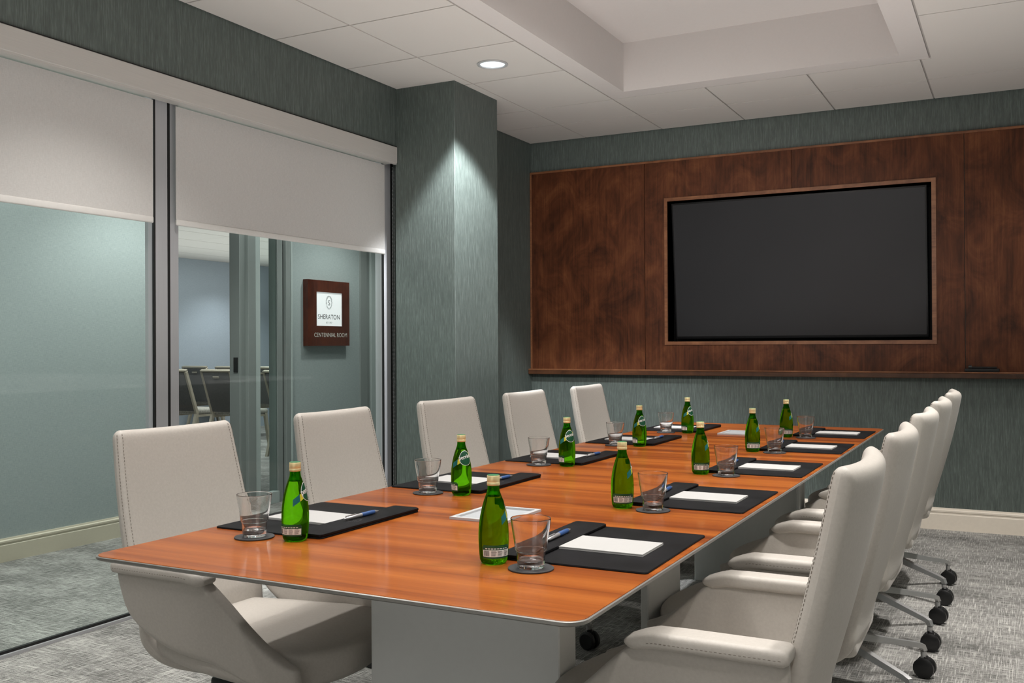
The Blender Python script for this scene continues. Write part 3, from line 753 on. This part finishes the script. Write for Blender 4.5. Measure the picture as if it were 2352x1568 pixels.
    for k in range(5):
        a = math.radians(180-36+72*k); ca, sa = math.cos(a), math.sin(a)
        rot = Matrix.Rotation(a, 4, 'Z')
        b = BM(); rings = []
        for (r, z, w_, h_) in ((.025, .172, .021, .018), (.12, .156, .018, .0155), (.24, .134, .0145, .012), (.330, .118, .0130, .0105), (.3475, .1125, .0125, .0105), (.353, .098, .0115, .0105)):
            rings.append((r, z, w_, h_))
        prev = None
        for i, (r, z, w_, h_) in enumerate(rings):
            tl = .0 if i < 3 else (.12, .75, 1.45)[i-3]
            cur = []
            for dy, dz in ((-1, -.6), (-.7, 1), (.7, 1), (1, -.6)):
                cur.append(b.verts.new(rot @ Vector((r+dz*h_*math.sin(tl), dy*w_, z+dz*h_*math.cos(tl)))))
            if prev:
                for q in range(4): b.faces.new([prev[q], prev[(q+1) % 4], cur[(q+1) % 4], cur[q]])
            else: b.faces.new(cur)
            prev = cur
        b.faces.new(prev)
        stem = [rot @ Vector((.352, 0, z)) for z in (.095, .062)]
        tube(b, stem, .0105, 10)
        leg = finish('leg', b, 'base_alu', t, 40)
        # caster: two wheels and a hood, trailing
        b = BM(); ca_ = random.uniform(-.25, .25)
        cm = Matrix.Translation(rot @ Vector((.356, 0, .0365))) @ Matrix.Rotation(ca_, 4, 'Z')
        for sy in (-1, 1):
            lathe(b, [(.008, -.010), (.029, -.010), (.036, -.006), (.036, .006), (.029, .010), (.010, .008)], 22, 0, cm @ Matrix.Translation((0, sy*.016, 0)) @ Matrix.Rotation(PI/2, 4, 'X'))
        box(b, -.020, .020, -.006, .006, .0, .036, .004, 0, 1, cm); lathe(b, [(.013, .028), (.013, .040), (.010, .044)], 12, 0, Matrix.Translation(cm.translation))
        finish('caster', b, 'black_plastic', leg, 35)
    return t
ORD = ['fifth', 'fourth', 'third', 'second', 'first']   # counted from the screen wall
CL = [2.06, 2.81, 3.575, 4.325, 5.12]; CR = [2.08, 2.84, 3.61, 4.36, 5.115]
def side(i, s): return '%s from the screen, %s' % (ORD[i], 'glass-wall side of table' if s == 'L' else 'table side opposite the glass wall')
chair0 = None
for i in range(5):
    for s in 'LR':
        lb = 'grey leather swivel chair, ' + side(i, s)
        x, y, rz = (-1.875, CL[i], (0, .03, -.02, .02, .03)[i]) if s == 'L' else (-.60, CR[i], PI+(0, .01, -.02, .0, .02)[i])
        if chair0 is None:
            chair0 = make_chair(lb); chair0.location = (x, y, 0); chair0.rotation_euler[2] = rz
        else: dup(chair0, (x, y, 0), rz, lb)

# ------------------------------------------------------------------ place settings
PROF = [(.0, .0005), (.0225, .0), (.0262, .0025), (.0288, .008), (.0298, .018), (.0310, .035), (.0315, .048), (.0315, .062), (.0306, .078), (.0282, .096), (.0245, .113), (.0200, .129), (.0150, .143), (.0130, .149), (.0122, .156), (.0120, .164)]
def rz_(z):
    for (r0, z0), (r1, z1) in zip(PROF[1:], PROF[2:]):
        if z <= z1: return r0+(r1-r0)*max(0, z-z0)/(z1-z0)
    return PROF[-1][0]
def on(a, z, eps=.0004): r = rz_(z)+eps; return (r*math.cos(a), r*math.sin(a), z)
def patch(bm, a0, a1, z0, z1, na=14, nz=4, eps=.0004, mat=0, slant=0.0):
    g_ = [[bm.verts.new(on(a0+(a1-a0)*i/na, z0+(z1-z0)*j/nz+slant*(i/na-.5), eps)) for j in range(nz+1)] for i in range(na+1)]
    for i in range(na):
        for j in range(nz): bm.faces.new([g_[i][j], g_[i+1][j], g_[i+1][j+1], g_[i][j+1]]).material_index = mat
def make_bottle(label):
    t = thing('water_bottle', label, 'bottle', (0, 0, 0), 0, 'green water bottles on the table')
    b = BM(); lathe(b, PROF, 40); bmesh.ops.recalc_face_normals(b, faces=b.faces[:])
    old = set(b.faces); lathe(b, [(0, .137), (.0128, .1372), (.0122, .1405), (.0105, .149), (.0098, .156), (.0096, .1625), (0, .163)], 32)
    nf = [f for f in b.faces if f not in old]; bmesh.ops.recalc_face_normals(b, faces=nf); bmesh.ops.reverse_faces(b, faces=nf)
    body = finish('bottle_body', b, 'bottle_glass', t, 60, recalc=False)
    b = BM(); lathe(b, [(.0126, .160), (.0136, .161), (.0136, .166), (.0128, .1672), (.0134, .1685), (.0134, .1795), (.0126, .181)], 40)
    cap = finish('cap', b, 'cap_gold', t, 50)
    b = BM(); lathe(b, [(.0126, .1808), (.0120, .1818), (.0, .1820)], 32); finish('cap_top', b, 'cap_green', cap, 50)
    # front label (facing local +X): slanted band, oval and word
    b = BM(); patch(b, -1.55, -.95, .088, .104, 10, 3, .0004, 0, .012); patch(b, -.95, -.42, .098, .113, 10, 3, .0004, 1, .010)
    patch(b, .42, .95, .112, .127, 10, 3, .0004, 1, .006)
    def ov(rr, eps, mat):
        ct = b.verts.new(on(0, .113, eps)); prev = None
        for q in (.33, .66, 1.0):
            ring = []
            for k in range(28):
                a = 2*PI*k/28; z = .113+.0205*rr*q*math.sin(a); ring.append(b.verts.new(on(.0185*rr*q*math.cos(a)/.0245+.0, z, eps)))
            for k in range(28):
                j = (k+1) % 28
                f = b.faces.new([ct, ring[k], ring[j]] if prev is None else [prev[k], ring[k], ring[j], prev[j]]); f.material_index = mat
            prev = ring
    ov(1.07, .0005, 2); ov(1.0, .0008, 3)
    lab = finish('front_label', b, ['label_teal', 'label_yellow', 'label_white', 'label_green'], t, 60)
    def bend(x, y):
        ca, sa = math.cos(.22), math.sin(.22); x, y = x*ca-y*sa, x*sa+y*ca
        z = .1115+y; return on(x/rz_(z), z, .0012)
    b = BM(); put_text(b, 'perrier', .0165, bend, width=.040); put_text(b, 'perrier', .0165, lambda x, y: bend(x+.0006, y+.0003), width=.040)
    finish('lettering', b, 'label_white', lab, 0)
    # back label
    a0, a1 = -1.92-1.05, -1.92+1.05
    b = BM(); patch(b, a0, a1, .014, .038, 20, 4, .0004, 0); patch(b, a0+.1, a1-.1, .0385, .0412, 20, 1, .0004, 0); patch(b, a0+.06, a1-.06, .0175, .0315, 20, 3, .0007, 1)
    for k in range(9): patch(b, a0+.14+k*.045, a0+.14+k*.045+(.018 if k % 3 else .028), .0190, .0305, 1, 2, .0010, 2)
    for j in range(5):
        w_ = random.uniform(.75, 1)
        for m_ in range(3): patch(b, a0+.66+m_*.44, a0+.66+m_*.44+.38*w_, .0195+j*.0023, .0203+j*.0023, 3, 1, .0010, 3)
    for m_ in range(8): patch(b, a0+.25+m_*.2, a0+.4+m_*.2, .0335, .0352, 2, 1, .0008, 4)
    finish('back_label', b, ['label_green', 'label_white', 'ink', 'strike_metal', 'label_white'], t, 60)
    return t
def make_tumbler(label):
    b = BM()
    out = [(.0, .0), (.0255, .0), (.0270, .0015), (.0278, .012), (.0292, .030), (.0300, .0335), (.0318, .0350), (.0345, .055), (.0385, .080), (.0409, .0968), (.0411, .0983)]
    inn = [(.0406, .0991), (.0399, .0983), (.03965, .0968), (.0370, .080), (.0328, .055), (.0300, .036), (.0280, .030), (.0262, .0165), (.0235, .0140), (.0, .0135)]
    lathe(b, out+inn, 48, cap=False)
    o = finish('tumbler', b, 'tumbler_glass', None, 35)
    return tag(o, label, 'glass', 'clear tumblers on the table')
def make_coaster(label):
    b = BM(); lathe(b, [(0, 0), (.0445, 0), (.0465, .0008), (.0465, .0028), (.0455, .0034), (0, .0034)], 48); o = finish('coaster', b, 'coaster_leather', None, 30)
    return tag(o, label, 'coaster', 'round coasters on the table')
def make_pad(label):   # local: strip along the +X end, reader at -X
    t = thing('desk_pad', label, 'desk pad', (0, 0, 0), 0, 'black desk pads on the table')
    b = BM(); stack(b, [(rrect2(.165, .210, .010), 0), (rrect2(.1655, .2105, .010), .0015), (rrect2(.1645, .2095, .010), .0038), (rrect2(.160, .205, .008), .004)])
    finish('writing_surface', b, 'black_leather', t, 40)
    b = BM(); stack(b, [([(x+.124, y) for x, y in rrect2(.0405, .2085, .008)], .0041), ([(x+.124, y) for x, y in rrect2(.0425, .2110, .010)], .006), ([(x+.124, y) for x, y in rrect2(.0420, .2105, .010)], .0105), ([(x+.124, y) for x, y in rrect2(.038, .2065, .008)], .0122)])
    st_ = finish('pen_strip', b, 'black_leather', t, 60)
    b = BM()
    for k in range(22):
        a = 2*PI*k/22; r0, r1 = .0125, .0165
        quad(b, [(.128+r*math.cos(a+da), -.03+1.35*r*math.sin(a+da), .0126) for r, da in ((r0, -.05), (r1, -.05), (r1, .05), (r0, .05))])
    put_text(b, 'S', .016, lambda x, y: (.1225+y, -.03-x, .0126))
    finish('embossed_seal', b, 'emboss', st_, 0)
    return t
def make_notepad(label):
    b = BM(); box(b, -.105, .105, -.068, .068, 0, .0018); box(b, -.1045, .1048, -.0675, .0677, .0020, .0034); box(b, -.1048, .105, -.068, .0675, .0036, .0050)
    o = finish('notepad', b, 'paper', None, 0); return tag(o, label, 'notepad', 'white notepads on the desk pads')
def make_pen(label):   # along Y
    t = thing('pen', label, 'pen', (0, 0, 0), 0, 'ballpoint pens on the desk pads')
    R = Matrix.Rotation(-PI/2, 4, 'X') @ Matrix.Identity(4)
    b = BM(); lathe(b, [(.0, -.070), (.0022, -.070), (.0022, -.062), (.0044, -.060), (.0050, -.02), (.0050, .0)], 16, 0, R); finish('barrel', b, 'pen_silver', t, 50)
    b = BM(); lathe(b, [(.0050, .0), (.0056, .002), (.0056, .045), (.0050, .052)], 16, 0, R); finish('grip', b, 'pen_blue', t, 50)
    b = BM(); lathe(b, [(.0050, .052), (.0022, .066), (.0008, .072), (0, .072)], 16, 0, R); finish('tip', b, 'pen_silver', t, 50)
    b = BM(); box(b, -.0018, .0018, -.062, -.022, .0052, .0066); finish('clip', b, 'pen_silver', t, 0)
    return t
PY = [2.013, 2.772, 3.545, 4.325, 5.03]
proto = {}
def place(kind, make, loc, rz, label):
    if kind not in proto:
        o = make(label); o.location = loc; o.rotation_euler[2] = rz; proto[kind] = o; return o
    return dup(proto[kind], loc, rz, label)
for i in range(5):
    for s in 'LR':
        w = side(i, s); y = PY[i]; L = s == 'L'
        jx, jy = random.uniform(-.004, .004), random.uniform(-.004, .004)
        pr = (0 if L else PI)+random.uniform(-.012, .012)
        px = -1.607 if L else -.812
        place('pad', make_pad, (px+jx, y+jy, TZ+.0003), pr, 'black leather desk pad, '+w)
        nx = (-1.622 if L else -.805)+jx
        place('note', make_notepad, (nx, y+.0+jy-.012, TZ+.0046), (PI if L else 0)+random.uniform(-.03, .03), 'white notepad, '+w)
        if L: pn = (-1.492+jx, y+.012, TZ+.0183)
        else: pn = (-.930+jx, y+.0, TZ+.0183)
        place('pen', make_pen, pn, random.uniform(-.06, .06)-(.03 if L else -.05), 'blue and silver pen, '+w)
        by = y-.245
        place('coaster', make_coaster, ((-1.600 if L else -.872)-(0 if L else .008*i), by-.018, TZ+.0003), 0, 'round dark coaster, '+w)
        place('tumbler', make_tumbler, ((-1.600 if L else -.872)-(0 if L else .008*i), by-.018, TZ+.0039), 0, 'clear glass tumbler, '+w)
        bx = (-1.492 if L else -.967-.008*i)
        cam_a = math.atan2(-by, -bx)
        off = [math.radians(78), math.radians(30), math.radians(32), math.radians(35), math.radians(48)][i] if L else math.radians(117+random.uniform(-6, 6))
        place('bottle', make_bottle, (bx, by, TZ+.0003), cam_a+off, 'green glass water bottle, '+w)

# ------------------------------------------------------------------ lights
def spot(x, y, z, power, angle=110, blend=.6, r=.05, c=(1, .965, .92), aim=None):
    l = bpy.data.lights.new('spot', 'SPOT'); l.energy = power; l.spot_size = math.radians(angle); l.spot_blend = blend; l.shadow_soft_size = r; l.color = c
    o = bpy.data.objects.new('ceiling_or_fill_spot', l); col.objects.link(o); o.location = (x, y, z)
    if aim: o.rotation_euler = (Vector(aim)-Vector((x, y, z))).to_track_quat('-Z', 'Y').to_euler()
def area(x, y, z, sx, sy, power, c=(1, .975, .95), rot=(0, 0, 0), spread=180):
    l = bpy.data.lights.new('area', 'AREA'); l.shape = 'RECTANGLE'; l.size = sx; l.size_y = sy; l.energy = power; l.color = c; l.spread = math.radians(spread)
    o = bpy.data.objects.new('soft_light', l); col.objects.link(o); o.location = (x, y, z); o.rotation_euler = rot
for y, p_ in ((.6, 42), (2.7, 66)): spot(HOLE[0], y, HC-.012, p_)
spot(HOLE[0], HOLE[1], HC-.01, 225, 80, .35, .04, (.95, .97, 1), (-2.83, 5.50, 0))
for y, p_ in ((.6, 75), (2.7, 165), (4.8, 200), (6.2, 22)): spot(.30, y, HC-.012, p_, 105, .5)
for y in (1.5, 3.0, 4.6):
    spot(-1.38, y, tz-.02, 31, 100)
area(-1.38, 2.5, tz-.03, 1.2, 5.0, 26, spread=105)
area(-1.1, 2.6, .985, 3.2, 6.2, 54, (1, .98, .96), (PI, 0, 0))  # unseen upward fill, added to brighten the ceiling
def aim_area(p, q, sx, sy, power, c=(1, .97, .94), spread=180):
    area(p[0], p[1], p[2], sx, sy, power, c, (Vector(q)-Vector(p)).to_track_quat('-Z', 'Y').to_euler(), spread)
spot(-.7, 4.3, 2.7, 85, 21, 1.0, .1, (1, .98, .96), (-2.99, 5.78, 1.35))  # added spot without a fixture, brightens the column's right face
aim_area((-1.2, 2.9, 2.5), (-2.5, 6.87, 1.1), 1.6, .4, 7, spread=60)  # added wash without a fixture, lifts the back wall and wood panel
aim_area((-.9, -.9, .75), (-1.15, 2.1, .5), 1.4, .8, 4.5)  # low fill added behind the camera for pedestal and chair fronts
area(-.4, -.6, 2.4, 2.4, 1.2, 8, (1, .97, .94), (math.radians(60), 0, math.radians(15)))  # unseen flash-like fill added behind the camera
# corridor and far room
for y, p_ in ((2.2, 42), (4.4, 48), (6.5, 34)): spot(-4.45, y, 2.6, p_, 120, .6, .06, (1, 1, .96))
area(-4.35, 3.5, 2.58, .8, 6, 36, (1, 1, .97))
for x, y in ((-9.4, 7.6), (-9.4, 10.4), (-7.4, 7.6), (-7.4, 10.4)): spot(x, y, 2.42, 52, 130, .6, .06, (.97, .98, 1))
area(-7.8, 9.0, 2.38, 3, 4, 48, (.98, .99, 1))
area(-7.8, 9.0, 1.7, 4, 5, 40, (1, 1, .97), (PI, 0, 0))
w = bpy.data.worlds.new('World'); sc.world = w; w.use_nodes = True
w.node_tree.nodes['Background'].inputs[0].default_value = (.8, .85, .9, 1); w.node_tree.nodes['Background'].inputs[1].default_value = .05

# ------------------------------------------------------------------ camera
F_, YAW, PITCH, ROLL = 2229.88, .480635, .003968, -.004937
f = Vector((-math.sin(YAW)*math.cos(PITCH), math.cos(YAW)*math.cos(PITCH), math.sin(PITCH)))
r = Vector((math.cos(YAW), math.sin(YAW), 0)); u = r.cross(f)
R_ = r*math.cos(ROLL)+u*math.sin(ROLL); U_ = -r*math.sin(ROLL)+u*math.cos(ROLL)
cam = bpy.data.cameras.new('Camera'); co = bpy.data.objects.new('Camera', cam); col.objects.link(co)
cam.sensor_fit = 'HORIZONTAL'; cam.sensor_width = 36; cam.lens = F_/2352*36; cam.clip_start = .05; cam.clip_end = 60
mt = Matrix((R_, U_, -f)).transposed().to_4x4(); mt.translation = (0, 0, 1.21); co.matrix_world = mt
sc.camera = co
sc.view_settings.view_transform = 'Standard'; sc.view_settings.look = 'None'; sc.view_settings.exposure = 0.35
sc.cycles.use_denoising = True; sc.cycles.max_bounces = 10; sc.cycles.diffuse_bounces = 3; sc.cycles.glossy_bounces = 4; sc.cycles.transparent_max_bounces = 14; sc.cycles.transmission_bounces = 9
sc.cycles.use_adaptive_sampling = True; sc.cycles.adaptive_threshold = .08
sc.cycles.sample_clamp_indirect = 4.0; sc.cycles.blur_glossy = .5
